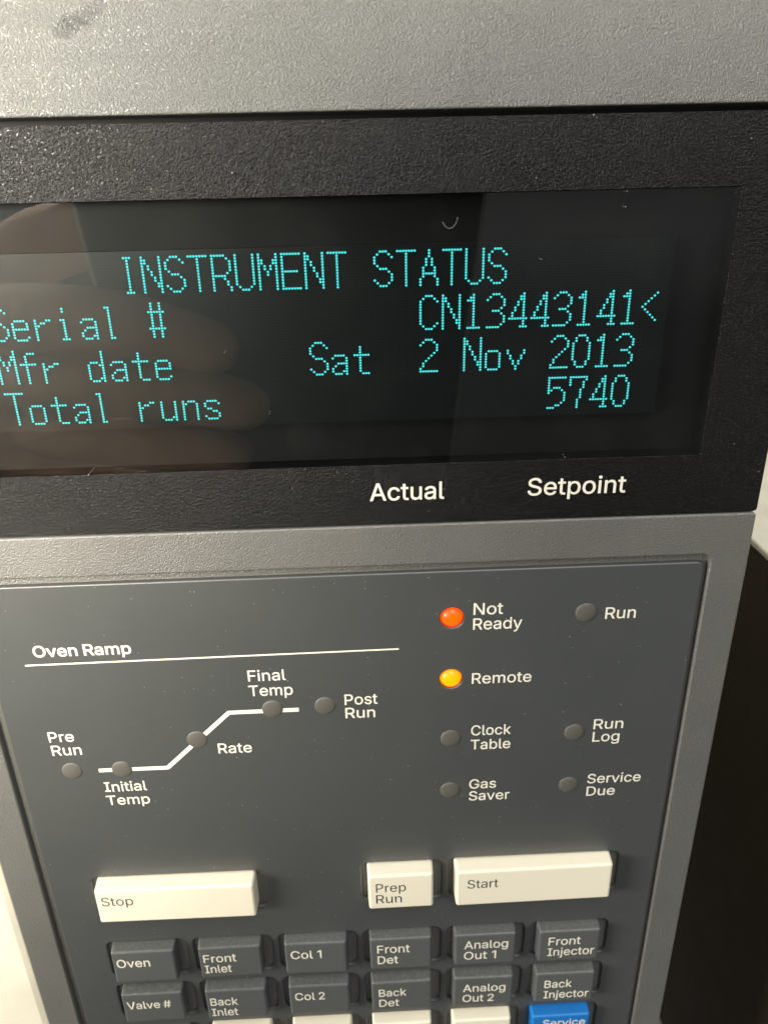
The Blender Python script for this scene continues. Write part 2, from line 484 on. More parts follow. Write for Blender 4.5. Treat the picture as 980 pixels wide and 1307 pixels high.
# outlines of a plain grotesque letter: advance and cubic outlines (handle, point, handle), capital height 509
LETTERS = {
    '#': (440, ['259 0 242 0 270 170 298 339 326 509 343 509 360 509 377 509 349 339 321 170 294 0 276 0', '137 140 10 140 13 157 16 174 19 192 146 192 273 192 400 192 397 174 394 157 391 140 264 140', '81 0 64 0 91 170 119 339 147 509 164 509 181 509 198 509 170 339 142 170 115 0 98 0', '167 316 40 316 43 334 46 351 49 368 176 368 302 368 429 368 427 351 424 334 421 316 294 316']),
    '1': (453, ['181 0 76 0 76 18 76 36 76 55 181 55 286 55 391 55 391 36 391 18 391 0 286 0', '250 509 276 509 276 339 276 170 276 0 255 0 234 0 212 0 212 149 212 299 212 448 211 448 210 448 209 448 168 418 127 388 86 358 86 381 86 404 86 427 123 454 161 481 198 509 224 509']),
    '2': (453, ['172 0 64 0 64 16 64 32 64 47 121 108 177 168 234 229 254 249 270 267 282 282 295 298 304 313 311 327 317 341 320 356 320 371 320 390 316 405 308 419 299 432 288 442 273 449 259 456 242 460 224 460 204 460 187 456 172 447 158 439 147 428 139 413 131 399 127 382 127 362 107 362 86 362 66 362 66 392 72 419 86 442 100 465 119 483 143 496 167 509 194 516 225 516 255 516 282 509 306 497 329 484 348 467 361 445 374 424 381 399 381 372 381 354 378 335 371 318 364 300 353 280 336 259 319 237 296 211 267 180 229 140 191 100 153 60 153 59 153 58 153 57 231 57 310 57 389 57 389 38 389 19 389 0 281 0']),
    'A': (480, ['39 0 16 0 78 170 140 339 201 509 226 509 251 509 276 509 338 339 401 170 463 0 440 0 418 0 395 0 359 101 323 202 287 302 281 321 273 344 264 372 255 400 245 435 232 478 236 478 241 478 245 478 233 435 222 399 213 371 204 343 196 320 191 302 155 202 120 101 85 0 62 0', '197 142 110 142 110 161 110 180 110 199 197 199 283 199 370 199 370 180 370 161 370 142 283 142']),
    'B': (456, ['122 0 60 0 60 170 60 339 60 509 120 509 181 509 241 509 276 509 306 503 329 491 352 479 369 462 381 442 392 422 398 399 398 374 398 352 394 334 387 320 379 306 369 294 356 286 344 277 330 271 315 267 315 265 315 264 315 262 331 261 347 255 363 245 379 235 392 221 402 203 413 185 418 163 418 136 418 111 412 87 400 67 388 46 370 30 344 18 319 6 287 0 247 0 184 0', '125 115 125 57 165 57 205 57 245 57 284 57 313 65 330 80 347 95 355 114 355 137 355 154 351 170 342 184 334 198 321 209 306 218 290 227 271 231 248 231 207 231 166 231 125 231 125 173', '125 341 125 285 162 285 200 285 238 285 257 285 273 289 288 296 303 303 315 313 323 326 332 339 336 355 336 372 336 395 328 414 313 429 297 444 273 452 240 452 202 452 163 452 125 452 125 396']),
    'C': (510, ['293 -7 267 -7 223 -7 184 4 150 25 116 46 89 76 70 115 50 154 40 201 40 254 40 308 50 354 70 393 89 432 116 462 150 484 184 505 223 516 267 516 293 516 317 512 340 504 363 497 384 486 402 471 420 457 436 439 448 418 460 398 468 374 473 348 451 348 430 348 408 348 404 366 398 381 389 395 381 408 370 419 357 428 345 438 331 444 315 449 300 454 284 456 267 456 236 456 208 448 184 432 159 417 139 394 125 364 111 334 103 297 103 254 103 211 111 175 125 145 140 115 159 92 184 76 209 61 236 53 267 53 284 53 300 55 315 60 331 65 345 71 357 81 370 90 381 101 389 114 398 128 404 143 408 160 430 160 451 160 473 160 469 135 460 111 448 91 436 70 421 52 402 38 384 23 363 12 341 5 318 -3']),
    'D': (502, ['271 0 219 0 178 0 137 0 96 0 96 19 96 38 96 57 136 57 175 57 215 57 256 57 291 65 318 81 345 97 366 119 379 149 392 179 399 214 399 255 399 296 392 331 379 361 366 390 346 412 320 428 293 444 260 452 221 452 178 452 136 452 93 452 93 471 93 490 93 509 137 509 181 509 225 509 275 509 317 499 353 478 388 458 415 429 433 391 452 353 462 308 462 255 462 202 452 157 433 119 414 81 387 51 351 31 314 10', '103 509 125 509 125 339 125 170 125 0 103 0 82 0 60 0 60 170 60 339 60 509 82 509']),
    'F': (410, ['82 0 60 0 60 170 60 339 60 509 163 509 266 509 369 509 369 490 369 471 369 452 288 452 206 452 125 452 125 394 125 336 125 278 198 278 272 278 346 278 346 259 346 240 346 221 272 221 198 221 125 221 125 147 125 74 125 0 103 0']),
    'G': (520, ['309 -7 269 -7 223 -7 184 4 149 25 115 46 88 77 69 116 50 155 40 201 40 254 40 308 50 354 69 393 88 432 115 462 149 484 183 505 221 516 265 516 292 516 317 512 340 504 364 496 385 484 403 469 422 454 437 437 449 416 461 396 470 373 474 349 452 349 430 349 408 349 403 365 396 380 387 393 379 406 368 417 356 427 344 436 330 444 315 448 300 453 283 456 265 456 235 456 208 448 183 432 159 417 139 394 125 364 111 334 103 297 103 254 103 211 111 175 125 145 140 115 159 92 184 76 209 61 237 53 269 53 297 53 323 59 345 71 367 83 384 101 396 123 409 146 415 172 415 202 421 201 428 200 434 199 384 199 333 199 283 199 283 218 283 237 283 256 348 256 413 256 478 256 478 237 478 219 478 200 478 158 469 122 451 91 433 60 408 36 377 19 345 2']),
    'I': (300, ['111 0 31 0 31 19 31 38 31 57 60 57 89 57 118 57 118 189 118 320 118 452 89 452 60 452 31 452 31 471 31 490 31 509 111 509 190 509 269 509 269 490 269 471 269 452 240 452 212 452 183 452 183 320 183 189 183 57 212 57 240 57 269 57 269 38 269 19 269 0 190 0']),
    'L': (393, ['160 0 60 0 60 170 60 339 60 509 82 509 103 509 125 509 125 358 125 208 125 57 203 57 282 57 361 57 361 38 361 19 361 0 261 0']),
    'M': (628, ['81 0 60 0 60 170 60 339 60 509 91 509 121 509 152 509 193 402 235 294 277 187 280 180 284 170 287 159 291 148 295 136 299 123 303 110 307 97 311 84 315 71 319 59 322 49 317 49 312 49 307 49 310 59 314 70 318 83 322 95 326 108 330 121 334 134 338 147 342 158 346 170 349 179 352 187 394 294 435 402 476 509 507 509 537 509 568 509 568 339 568 170 568 0 547 0 525 0 504 0 504 97 504 194 504 291 504 302 504 314 504 327 505 340 505 354 505 369 505 383 506 398 506 413 506 428 507 443 507 457 509 457 511 457 513 457 508 441 503 426 498 409 492 393 487 378 482 363 477 348 472 334 467 322 463 309 459 299 456 291 418 194 380 97 342 0 323 0 305 0 286 0 248 97 209 194 170 291 167 299 163 309 159 321 155 333 150 346 145 361 140 376 135 391 129 408 124 424 118 441 112 457 114 457 117 457 119 457 119 444 120 431 120 416 120 401 121 387 121 372 121 357 121 342 122 328 122 315 122 302 122 291 122 194 122 97 122 0 101 0']),
    'N': (523, ['82 0 60 0 60 170 60 339 60 509 85 509 111 509 136 509 205 400 274 291 343 183 349 174 355 164 363 151 370 138 379 123 388 107 396 90 405 73 414 55 411 55 408 54 405 54 403 72 401 90 401 108 400 126 399 142 399 157 399 172 399 185 399 195 399 300 399 404 399 509 420 509 442 509 463 509 463 339 463 170 463 0 438 0 412 0 387 0 325 97 264 193 202 290 194 303 186 316 177 331 169 345 159 362 148 381 137 400 123 424 108 452 111 453 115 453 119 454 120 428 121 405 122 384 123 362 124 344 124 328 125 312 125 300 125 291 125 194 125 97 125 0 103 0']),
    'O': (533, ['311 -7 267 -7 223 -7 184 4 150 25 116 46 90 76 70 115 50 154 40 201 40 254 40 308 50 354 70 393 90 432 116 462 150 484 184 505 223 516 267 516 311 516 350 505 384 484 418 462 444 432 464 393 483 354 493 308 493 254 493 201 483 154 464 115 444 76 418 46 384 25 350 4', '236 53 267 53 297 53 325 61 349 76 374 91 394 114 408 144 423 174 430 211 430 254 430 298 423 335 408 365 394 395 374 417 349 433 325 448 297 456 267 456 236 456 209 448 184 433 159 417 140 394 125 364 111 334 103 297 103 254 103 211 111 174 125 144 140 114 159 92 184 76 209 61']),
    'P': (445, ['82 0 60 0 60 170 60 339 60 509 118 509 177 509 235 509 274 509 307 502 332 487 358 473 377 454 390 430 402 405 409 378 409 348 409 317 402 290 390 265 377 241 358 222 332 207 307 193 274 186 235 186 193 186 151 186 109 186 109 205 109 224 109 242 150 242 191 242 233 242 259 242 281 247 297 256 313 265 325 278 333 294 341 310 344 328 344 348 344 368 341 386 333 402 325 417 313 430 297 439 280 448 259 452 232 452 196 452 160 452 125 452 125 301 125 151 125 0 103 0']),
    'R': (449, ['82 0 60 0 60 170 60 339 60 509 119 509 177 509 236 509 275 509 307 502 333 489 359 475 378 457 390 433 403 410 409 382 409 352 409 321 403 295 390 271 378 248 359 230 333 217 307 204 275 198 236 198 189 198 143 198 96 198 96 217 96 236 96 255 142 255 188 255 234 255 260 255 281 259 298 267 314 275 326 286 334 300 341 315 345 332 345 352 345 372 341 390 334 405 326 420 314 431 298 440 281 448 259 452 233 452 197 452 161 452 125 452 125 301 125 151 125 0 103 0', '378 0 353 0 312 76 271 153 230 229 254 229 279 229 303 229 344 153 386 76 428 0 403 0']),
    'S': (447, ['263 -9 224 -9 187 -9 155 -3 128 9 100 21 79 38 64 60 49 82 40 107 38 137 60 137 82 137 104 137 106 117 112 101 123 88 134 75 149 65 166 59 184 52 203 49 224 49 247 49 268 53 286 60 304 68 319 78 329 92 340 105 346 121 346 139 346 155 341 169 332 179 323 189 311 198 296 205 281 211 264 217 245 222 224 228 204 234 184 239 142 251 109 268 86 289 63 311 52 339 52 372 52 401 60 426 75 448 90 469 111 486 138 498 164 510 194 516 227 516 261 516 290 510 316 498 342 486 362 469 377 449 392 428 400 404 401 378 380 378 358 378 337 378 335 403 323 423 302 437 281 451 256 459 225 459 203 459 184 455 167 448 151 441 138 431 129 418 120 406 115 391 115 376 115 358 120 344 131 334 142 323 154 314 169 308 184 302 199 297 212 293 230 289 247 284 264 279 279 275 295 270 312 264 328 257 344 248 359 238 373 227 385 214 395 198 404 181 408 162 408 139 408 111 401 86 386 64 372 41 351 24 323 11 296 -2']),
    'T': (449, ['85 452 32 452 32 471 32 490 32 509 160 509 288 509 417 509 417 490 417 471 417 452 363 452 310 452 257 452 257 301 257 151 257 0 235 0 214 0 193 0 193 151 193 301 193 452 139 452']),
    'V': (480, ['229 0 204 0 141 170 79 339 16 509 39 509 62 509 84 509 120 408 156 307 192 206 198 189 206 166 215 137 224 109 235 73 248 31 243 31 239 31 235 31 247 74 258 110 267 138 276 166 284 189 290 206 325 307 360 408 395 509 417 509 440 509 463 509 401 339 340 170 278 0 253 0']),
    'a': (389, ['182 -9 160 -9 136 -9 114 -4 94 5 75 14 59 27 48 45 36 62 30 83 30 108 30 130 35 147 43 161 52 175 63 185 78 193 92 201 108 207 125 211 143 215 160 218 178 220 201 223 219 225 234 227 248 228 258 231 265 235 272 239 276 245 276 255 276 255 276 256 276 257 276 272 273 286 267 297 261 308 252 316 240 322 228 328 213 331 196 331 178 331 162 328 149 322 136 317 126 309 118 301 110 292 104 283 100 274 80 280 61 285 41 291 50 314 62 332 79 346 95 360 113 369 133 375 153 381 173 384 194 384 208 384 223 383 239 379 255 376 271 370 286 360 301 351 313 338 322 320 332 303 337 280 337 251 337 168 337 84 337 0 317 0 297 0 277 0 277 17 277 35 277 52 275 52 274 52 272 52 268 43 261 34 252 25 243 15 230 7 215 1 200 -5', '155 45 170 45 193 45 212 50 228 59 243 68 255 79 263 93 271 107 276 122 276 138 276 155 276 173 276 190 273 187 268 184 259 182 251 180 242 178 231 176 221 174 210 172 200 171 190 170 182 169 175 168 161 166 147 163 134 159 121 154 111 148 103 139 96 131 92 119 92 105 92 92 95 81 102 72 109 63 118 57 130 52 142 48']),
    'b': (424, ['261 -8 229 -8 206 -8 187 -4 172 4 158 12 146 21 138 31 129 42 123 51 118 59 116 59 114 59 112 59 112 39 112 20 112 0 92 0 72 0 53 0 53 170 53 339 53 509 73 509 93 509 114 509 114 446 114 382 114 319 115 319 117 319 118 319 123 327 129 336 137 346 145 356 157 365 171 373 186 381 205 384 229 384 261 384 289 376 313 361 337 345 356 322 370 293 383 263 390 229 390 189 390 149 383 114 370 84 356 55 337 32 313 16 289 0', '197 47 220 47 244 47 263 53 279 66 295 78 308 95 316 117 324 138 328 162 328 189 328 216 324 240 316 261 308 282 296 299 280 311 264 324 244 330 220 330 197 330 177 324 161 312 145 300 133 284 125 263 117 242 113 217 113 189 113 161 117 136 125 115 133 94 146 77 162 65 178 53']),
    'c': (396, ['226 -8 207 -8 173 -8 143 0 117 16 91 33 71 56 56 85 41 114 34 149 34 187 34 227 41 262 56 291 71 321 91 343 117 360 143 376 173 384 207 384 226 384 243 382 260 377 276 372 292 365 305 356 319 347 330 335 340 322 350 309 357 294 362 277 342 272 322 267 303 262 300 272 296 281 290 289 285 297 278 305 270 311 262 317 253 322 242 325 232 328 220 330 207 330 182 330 161 323 145 310 129 297 116 280 108 258 100 237 96 213 96 187 96 162 100 139 108 117 116 96 129 79 145 66 161 53 182 46 207 46 220 46 232 48 243 52 253 55 263 60 271 66 279 72 286 80 292 89 297 97 301 107 304 117 324 112 343 107 363 102 358 85 351 70 341 56 332 43 320 31 306 21 293 12 277 4 261 -1 244 -6']),
    'd': (424, ['219 -8 195 -8 164 -8 136 0 111 16 87 32 68 55 55 84 41 114 34 149 34 189 34 229 41 263 55 293 69 322 88 345 112 361 136 376 164 384 196 384 219 384 238 381 253 373 268 365 279 356 287 346 296 336 302 327 306 319 308 319 309 319 311 319 311 382 311 446 311 509 331 509 351 509 372 509 372 339 372 170 372 0 352 0 332 0 313 0 313 20 313 39 313 59 311 59 309 59 307 59 302 51 295 42 287 31 278 21 267 12 252 4 238 -4', '181 47 205 47 227 47 247 53 263 65 279 77 291 94 299 115 308 136 312 161 312 189 312 217 308 242 300 263 292 284 279 300 263 312 247 324 228 330 205 330 181 330 161 324 145 311 129 299 116 282 108 261 100 240 96 216 96 189 96 162 100 138 109 117 117 95 129 78 145 66 161 53']),
    'e': (404, ['238 -8 212 -8 175 -8 143 0 117 16 90 33 70 56 56 85 41 114 34 148 34 187 34 226 41 260 55 290 69 319 89 343 115 359 141 376 171 384 205 384 226 384 246 381 266 374 285 367 303 356 319 341 335 326 348 306 357 282 366 258 371 228 371 194 371 186 371 178 371 169 272 169 174 169 75 169 75 187 75 204 75 221 163 221 250 221 338 221 329 215 319 208 310 202 310 227 306 249 298 269 290 288 278 303 263 314 247 325 228 330 205 330 182 330 163 325 146 313 130 302 118 288 109 270 100 251 96 232 96 211 96 200 96 189 96 178 96 150 101 126 110 106 120 87 134 72 151 61 168 51 189 46 212 46 228 46 241 48 254 53 266 57 277 64 285 73 294 82 301 93 306 105 325 101 345 96 365 91 359 71 349 54 335 39 321 24 303 13 283 4 262 -4']),
    'g': (425, ['238 -151 207 -151 179 -151 155 -147 134 -140 113 -132 96 -123 82 -110 69 -98 58 -84 51 -69 67 -60 84 -50 101 -41 107 -49 113 -57 122 -66 130 -75 141 -82 154 -88 168 -94 186 -97 207 -97 238 -97 263 -90 282 -75 302 -60 311 -37 311 -6 311 19 311 44 311 68 310 68 308 68 306 68 301 60 295 51 287 41 278 32 267 23 252 16 238 8 219 5 195 5 164 5 137 12 113 27 88 41 69 62 55 90 41 118 34 152 34 191 34 230 41 264 55 293 69 322 88 345 112 361 137 376 165 384 196 384 220 384 239 381 253 373 268 365 280 356 288 346 297 336 303 327 308 319 309 319 311 319 313 319 313 339 313 359 313 379 333 379 353 379 372 379 372 250 372 121 372 -9 372 -42 365 -69 350 -90 335 -111 316 -126 291 -136 266 -146', '181 59 205 59 228 59 248 64 264 75 280 86 292 101 300 121 308 141 312 165 312 193 312 220 308 243 300 264 292 284 280 301 264 312 248 324 228 330 205 330 181 330 161 324 145 312 129 299 117 283 109 262 100 242 96 219 96 193 96 166 100 143 109 123 117 103 129 87 145 76 162 65']),
    'i': (167, ['73 0 53 0 53 126 53 253 53 379 73 379 93 379 114 379 114 253 114 126 114 0 93 0', '95 443 84 443 72 443 62 447 54 455 45 462 41 472 41 483 41 494 45 504 54 512 62 520 72 524 84 524 95 524 106 520 114 512 122 504 126 494 126 483 126 472 122 462 114 455 106 447']),
    'j': (167, ['53 243 53 379 73 379 93 379 114 379 114 243 114 106 114 -30 114 -53 110 -73 102 -90 93 -107 81 -120 65 -129 48 -138 28 -143 4 -143 -1 -143 -5 -143 -10 -143 -10 -124 -10 -105 -10 -87 -6 -87 -2 -87 2 -87 20 -87 32 -82 40 -72 49 -62 53 -48 53 -29 53 107', '95 443 83 443 72 443 62 447 53 455 45 462 41 472 41 483 41 494 45 504 53 512 62 520 72 524 83 524 95 524 105 520 114 512 122 504 126 494 126 483 126 472 122 462 114 455 105 447']),
    'k': (381, ['132 158 110 137 110 162 110 187 110 212 113 212 117 212 121 212 175 268 230 323 284 379 310 379 335 379 360 379 301 319 243 259 184 199 182 199 179 199 177 199 155 178', '73 0 53 0 53 170 53 339 53 509 73 509 93 509 114 509 114 339 114 170 114 0 93 0', '320 0 294 0 245 62 197 124 148 186 162 200 177 214 191 229 252 152 312 76 372 0 346 0']),
    'l': (189, ['147 -2 139 -2 110 -2 88 5 74 20 60 35 53 57 53 84 53 226 53 367 53 509 73 509 93 509 114 509 114 372 114 235 114 99 114 81 116 69 120 62 125 55 133 52 146 52 152 52 157 52 160 53 164 53 167 54 170 54 173 37 177 20 181 3 175 1 169 0 162 -1 154 -2']),
    'm': (610, ['73 0 53 0 53 126 53 253 53 379 72 379 92 379 112 379 112 351 112 323 112 295 111 295 109 295 108 295 113 316 121 332 132 346 144 359 157 369 172 376 187 383 203 386 219 386 247 386 270 378 287 361 305 344 316 322 321 295 318 295 315 295 312 295 317 313 325 329 337 343 349 357 364 367 381 375 398 382 416 386 437 386 459 386 479 381 497 372 515 362 530 348 541 328 551 309 557 285 557 255 557 170 557 85 557 0 536 0 516 0 496 0 496 85 496 169 496 254 496 281 488 301 473 313 457 325 439 330 419 330 402 330 387 327 374 320 362 313 352 303 345 290 339 278 335 263 335 247 335 165 335 82 335 0 315 0 295 0 274 0 274 87 274 173 274 260 274 281 267 298 253 311 239 324 221 330 199 330 185 330 171 327 158 320 144 313 134 303 126 289 118 276 114 258 114 238 114 159 114 79 114 0 93 0']),
    'n': (410, ['114 249 114 227 114 151 114 76 114 0 93 0 73 0 53 0 53 126 53 253 53 379 72 379 92 379 112 379 112 349 112 318 112 287 109 287 106 287 102 287 114 322 131 347 152 362 174 377 199 384 227 384 253 384 276 379 295 369 314 358 330 342 341 321 352 299 357 273 357 240 357 160 357 80 357 0 337 0 316 0 296 0 296 78 296 157 296 235 296 265 288 288 273 304 258 321 237 329 210 329 192 329 175 325 161 317 146 309 135 298 126 283 118 267']),
    'o': (415, ['242 -8 207 -8 173 -8 143 0 117 16 91 33 71 56 56 85 41 114 34 149 34 187 34 227 41 262 56 291 71 321 91 343 117 360 143 376 173 384 207 384 242 384 273 376 299 360 325 343 345 321 359 291 374 262 381 227 381 187 381 149 374 114 359 85 345 56 325 33 299 16 273 0', '182 46 207 46 233 46 254 53 270 66 287 79 299 96 307 117 315 139 319 162 319 187 319 213 315 236 307 258 299 280 287 297 270 310 254 323 233 330 207 330 182 330 161 323 145 310 129 297 116 280 108 258 100 237 96 213 96 187 96 162 100 139 108 117 116 96 129 79 145 66 161 53']),
    'p': (424, ['73 -143 53 -143 53 31 53 205 53 379 72 379 92 379 112 379 112 359 112 339 112 319 114 319 116 319 118 319 123 327 129 336 137 346 145 356 157 365 171 373 186 381 205 384 229 384 261 384 289 376 313 361 337 345 356 322 370 293 383 263 390 229 390 189 390 149 383 114 370 84 356 55 337 32 313 16 289 0 261 -8 229 -8 206 -8 187 -4 173 4 158 12 146 21 138 31 130 42 123 51 118 59 117 59 115 59 114 59 114 -8 114 -76 114 -143 93 -143', '197 47 220 47 244 47 263 53 279 66 295 78 308 95 316 117 324 138 328 162 328 189 328 216 324 240 316 261 308 282 296 299 280 311 264 324 244 330 220 330 197 330 177 324 161 312 145 300 133 284 125 263 117 242 113 217 113 189 113 161 117 136 125 115 133 94 146 77 162 65 178 53']),
    'r': (259, ['73 0 53 0 53 126 53 253 53 379 72 379 92 379 112 379 112 360 112 340 112 321 113 321 114 321 115 321 122 340 135 355 152 367 170 379 190 385 213 385 218 385 223 385 229 384 235 384 240 384 243 384 243 363 243 343 243 322 242 323 237 323 230 324 223 325 215 326 207 326 189 326 173 322 159 315 145 307 134 297 126 284 118 270 114 255 114 237 114 158 114 79 114 0 93 0']),
    's': (365, ['211 -8 182 -8 156 -8 133 -4 112 3 92 11 75 23 62 38 49 53 40 72 36 94 55 98 74 102 94 107 99 86 109 70 124 60 139 50 158 45 181 45 208 45 229 51 244 62 260 74 268 87 268 103 268 116 263 127 254 136 245 144 231 151 212 155 191 160 170 165 149 170 115 178 89 191 72 208 55 225 47 247 47 274 47 296 53 315 65 332 77 348 94 361 115 370 136 380 160 384 187 384 213 384 235 380 254 372 272 365 287 353 299 339 310 325 319 309 324 290 305 286 287 281 268 277 263 292 255 304 243 316 230 327 212 333 187 333 165 333 146 327 131 317 116 306 109 293 109 277 109 263 114 252 124 243 134 235 150 228 172 223 191 218 210 214 229 209 264 201 290 188 306 171 323 154 331 133 331 107 331 84 325 64 312 47 300 30 282 16 260 6 237 -3']),
    't': (227, ['138 379 204 379 204 362 204 344 204 327 138 327 72 327 6 327 6 344 6 362 6 379 72 379', '65 345 65 471 85 471 106 471 126 471 126 347 126 222 126 98 126 81 129 69 136 61 143 54 154 50 170 50 174 50 179 50 185 51 191 52 197 53 202 54 206 36 209 19 213 2 207 0 200 -2 192 -3 184 -4 176 -4 168 -4 136 -4 110 4 92 21 74 38 65 62 65 93 65 219']),
    'u': (410, ['211 -5 182 -5 157 -5 134 0 115 11 95 21 80 37 69 59 58 80 53 107 53 139 53 219 53 299 53 379 73 379 93 379 114 379 114 301 114 222 114 144 114 114 121 91 137 75 152 58 173 50 200 50 218 50 235 54 249 62 264 70 275 81 283 97 292 112 296 131 296 153 296 228 296 304 296 379 316 379 337 379 357 379 357 253 357 126 357 0 337 0 318 0 298 0 298 31 298 61 298 92 301 92 304 92 307 92 295 57 279 32 257 17 235 2']),
    'v': (389, ['184 0 163 0 114 126 66 253 17 379 40 379 62 379 84 379 111 305 138 230 165 155 174 132 181 110 187 87 193 64 199 42 206 21 198 21 191 21 184 21 191 42 197 64 203 87 209 110 216 132 224 155 251 230 278 305 305 379 327 379 349 379 371 379 323 253 275 126 226 0 205 0']),
    'y': (389, ['51 -140 47 -139 52 -121 57 -103 61 -86 65 -86 68 -87 71 -87 83 -90 94 -91 104 -89 114 -87 122 -82 130 -74 138 -66 145 -53 151 -36 155 -24 159 -13 163 -1 114 126 66 252 17 379 40 379 62 379 84 379 111 305 138 230 165 155 174 132 181 109 187 87 193 64 199 42 206 21 198 21 191 21 184 21 190 42 196 64 202 87 209 110 216 132 224 155 251 230 278 305 305 379 327 379 349 379 371 379 316 234 260 88 204 -58 196 -78 187 -94 177 -107 166 -120 153 -129 139 -136 125 -142 109 -145 91 -145 81 -145 72 -144 65 -143 57 -142']),
}


def letter_fill(splines, weight):
    """triangles of a letter whose contours may cross each other; weight thickens the strokes"""
    rings = []
    for s in splines:
        q = [float(t) / 100 for t in s.split()]
        bz = [(Vector(q[i:i + 2]), Vector(q[i + 2:i + 4]), Vector(q[i + 4:i + 6])) for i in range(0, len(q), 6)]
        pts = []
        for i, (_, p0, h0) in enumerate(bz):
            h1, p1, _ = bz[(i + 1) % len(bz)]
            chord = (p1 - p0).length
            bend = max(abs((h0 - p0).cross(p1 - p0)), abs((h1 - p0).cross(p1 - p0))) / max(chord, 1e-6)
            steps = 1 if bend < 0.01 else 4
            for k in range(steps):
                t = k / steps
                c = p0 * (1 - t) ** 3 + h0 * 3 * t * (1 - t) ** 2 + h1 * 3 * t * t * (1 - t) + p1 * t ** 3
                if not pts or (c - pts[-1]).length > 0.02:
                    pts.append(c)
        if (pts[0] - pts[-1]).length < 0.02:
            pts.pop()
        rings.append(pts)

    def area2(r):
        return sum(p.cross(n) for p, n in zip(r, r[1:] + r[:1]))
    big = max(rings, key=lambda r: abs(area2(r)))
    sign = 1.0 if area2(big) > 0 else -1.0
    fat = []
    for r in rings:
        out = []
        for i, p in enumerate(r):
            d0 = (p - r[i - 1]).normalized()
            d1 = (r[(i + 1) % len(r)] - p).normalized()
            n0, n1 = Vector((d0.y, -d0.x)) * sign, Vector((d1.y, -d1.x)) * sign
            m = n0 + n1
            if m.length < 0.3:
                m = n0
            m.normalize()
            out.append(p + m * weight / max(0.5, m.dot(n0)))
        fat.append(out)
    vs, es = [], []
    for r in fat:
        k = len(vs)
        vs += r
        es += [(k + i, k + (i + 1) % len(r)) for i in range(len(r))]
    v2, _, f2, *_ = delaunay_2d_cdt(vs, es, [], 0, 1e-5)

    def winding(p):
        w = 0
        for r in fat:
            for a, b in zip(r, r[1:] + r[:1]):
                if (a.y > p.y) != (b.y > p.y) and p.x < a.x + (p.y - a.y) / (b.y - a.y) * (b.x - a.x):
                    w += 1 if b.y > a.y else -1
        return w
    keep = [f for f in f2 if winding(sum((v2[i] for i in f), Vector((0, 0))) / len(f))]
    return v2, keep


LETTER_CACHE = {}


def text(s, left, base, n, width, cap, mat, parent, weight=0.05, name='lettering'):
    """one printed line: left edge, baseline, total width and capital height"""
    pos, faces = [], []
    x = 0.0
    for ch in s:
        if ch == ' ':
            x += 1.45
            continue
        adv, spl = LETTERS[ch]
        if (ch, weight) not in LETTER_CACHE:
            LETTER_CACHE[(ch, weight)] = letter_fill(spl[1:] if ch == '1' else spl, weight)
        vv, ff = LETTER_CACHE[(ch, weight)]
        k0 = len(pos)
        pos += [(p.x + x, p.y) for p in vv]
        faces += [[i + k0 for i in f] for f in ff]
        x += adv / 100
    used = sorted({i for f in faces for i in f})
    ix = {o: i for i, o in enumerate(used)}
    x0 = min(pos[i][0] for i in used)
    x1 = max(pos[i][0] for i in used)
    ky = cap / (5.09 + 2 * weight)
    kx = width / (x1 - x0)
    me = bpy.data.meshes.new('letters')
    me.from_pydata([W(left + (pos[i][0] - x0) * kx, base + (pos[i][1] + weight) * ky, n) for i in used], [],
                   [[ix[i] for i in f] for f in faces])
    bm = bmesh.new()
    bm.from_mesh(me)
    bm.normal_update()
    for f in bm.faces:
        if f.normal.y > 0:
            f.normal_flip()
    bm.to_mesh(me)
    bm.free()
    return link(name, me, mat, parent)


def strip_mesh(pts, width, n):
    """a printed line of even width along a polyline"""
    L, Rr = [], []
    for i, p in enumerate(pts):
        p = Vector(p)
        d0 = (p - Vector(pts[i - 1])).normalized() if i > 0 else None
        d1 = (Vector(pts[i + 1]) - p).normalized() if i < len(pts) - 1 else None
        d = d0 if d1 is None else d1 if d0 is None else (d0 + d1).normalized()
        nn = Vector((-d.y, d.x))
        ref = d0 or d1
        k = width / 2 / max(0.3, nn.dot(Vector((-ref.y, ref.x))))
        L.append(p + nn * k)
        Rr.append(p - nn * k)
    bm = bmesh.new()
    a = [bm.verts.new(W(q.x, q.y, n)) for q in L]
    b = [bm.verts.new(W(q.x, q.y, n)) for q in Rr]
    for i in range(len(pts) - 1):
        bm.faces.new((b[i], b[i + 1], a[i + 1], a[i]))
    me = bpy.data.meshes.new('strip')
    bm.to_mesh(me)
    bm.free()
    return me


def dome_mesh(u, v, r, n0, h, rings=7, seg=28):
    bm = bmesh.new()
    prev = None
    for i in range(rings):
        a = math.radians(90 * i / rings)
        ring = [bm.verts.new(W(u + r * math.cos(a) * math.cos(t), v + r * math.cos(a) * math.sin(t), n0 + h * math.sin(a)))
                for t in (2 * math.pi * j / seg for j in range(seg))]
        if prev:
            for j in range(seg):
                bm.faces.new((prev[j], prev[(j + 1) % seg], ring[(j + 1) % seg], ring[j]))
        prev = ring
    top = bm.verts.new(W(u, v, n0 + h))
    for j in range(seg):
        bm.faces.new((prev[j], prev[(j + 1) % seg], top))
    bmesh.ops.recalc_face_normals(bm, faces=bm.faces)
    for f in bm.faces:
        f.smooth = True
    me = bpy.data.meshes.new('dome')
    bm.to_mesh(me)
    bm.free()
    return me


def circle(u, v, r, seg=28):
    return [(u + r * math.cos(2 * math.pi * j / seg), v + r * math.sin(2 * math.pi * j / seg)) for j in range(seg)]


# ------------------------------------------------------------------ setting
wall = box('wall', -900, -600, -430, 1200, 900, -420, 0, M['wall'])
wall['kind'] = 'structure'

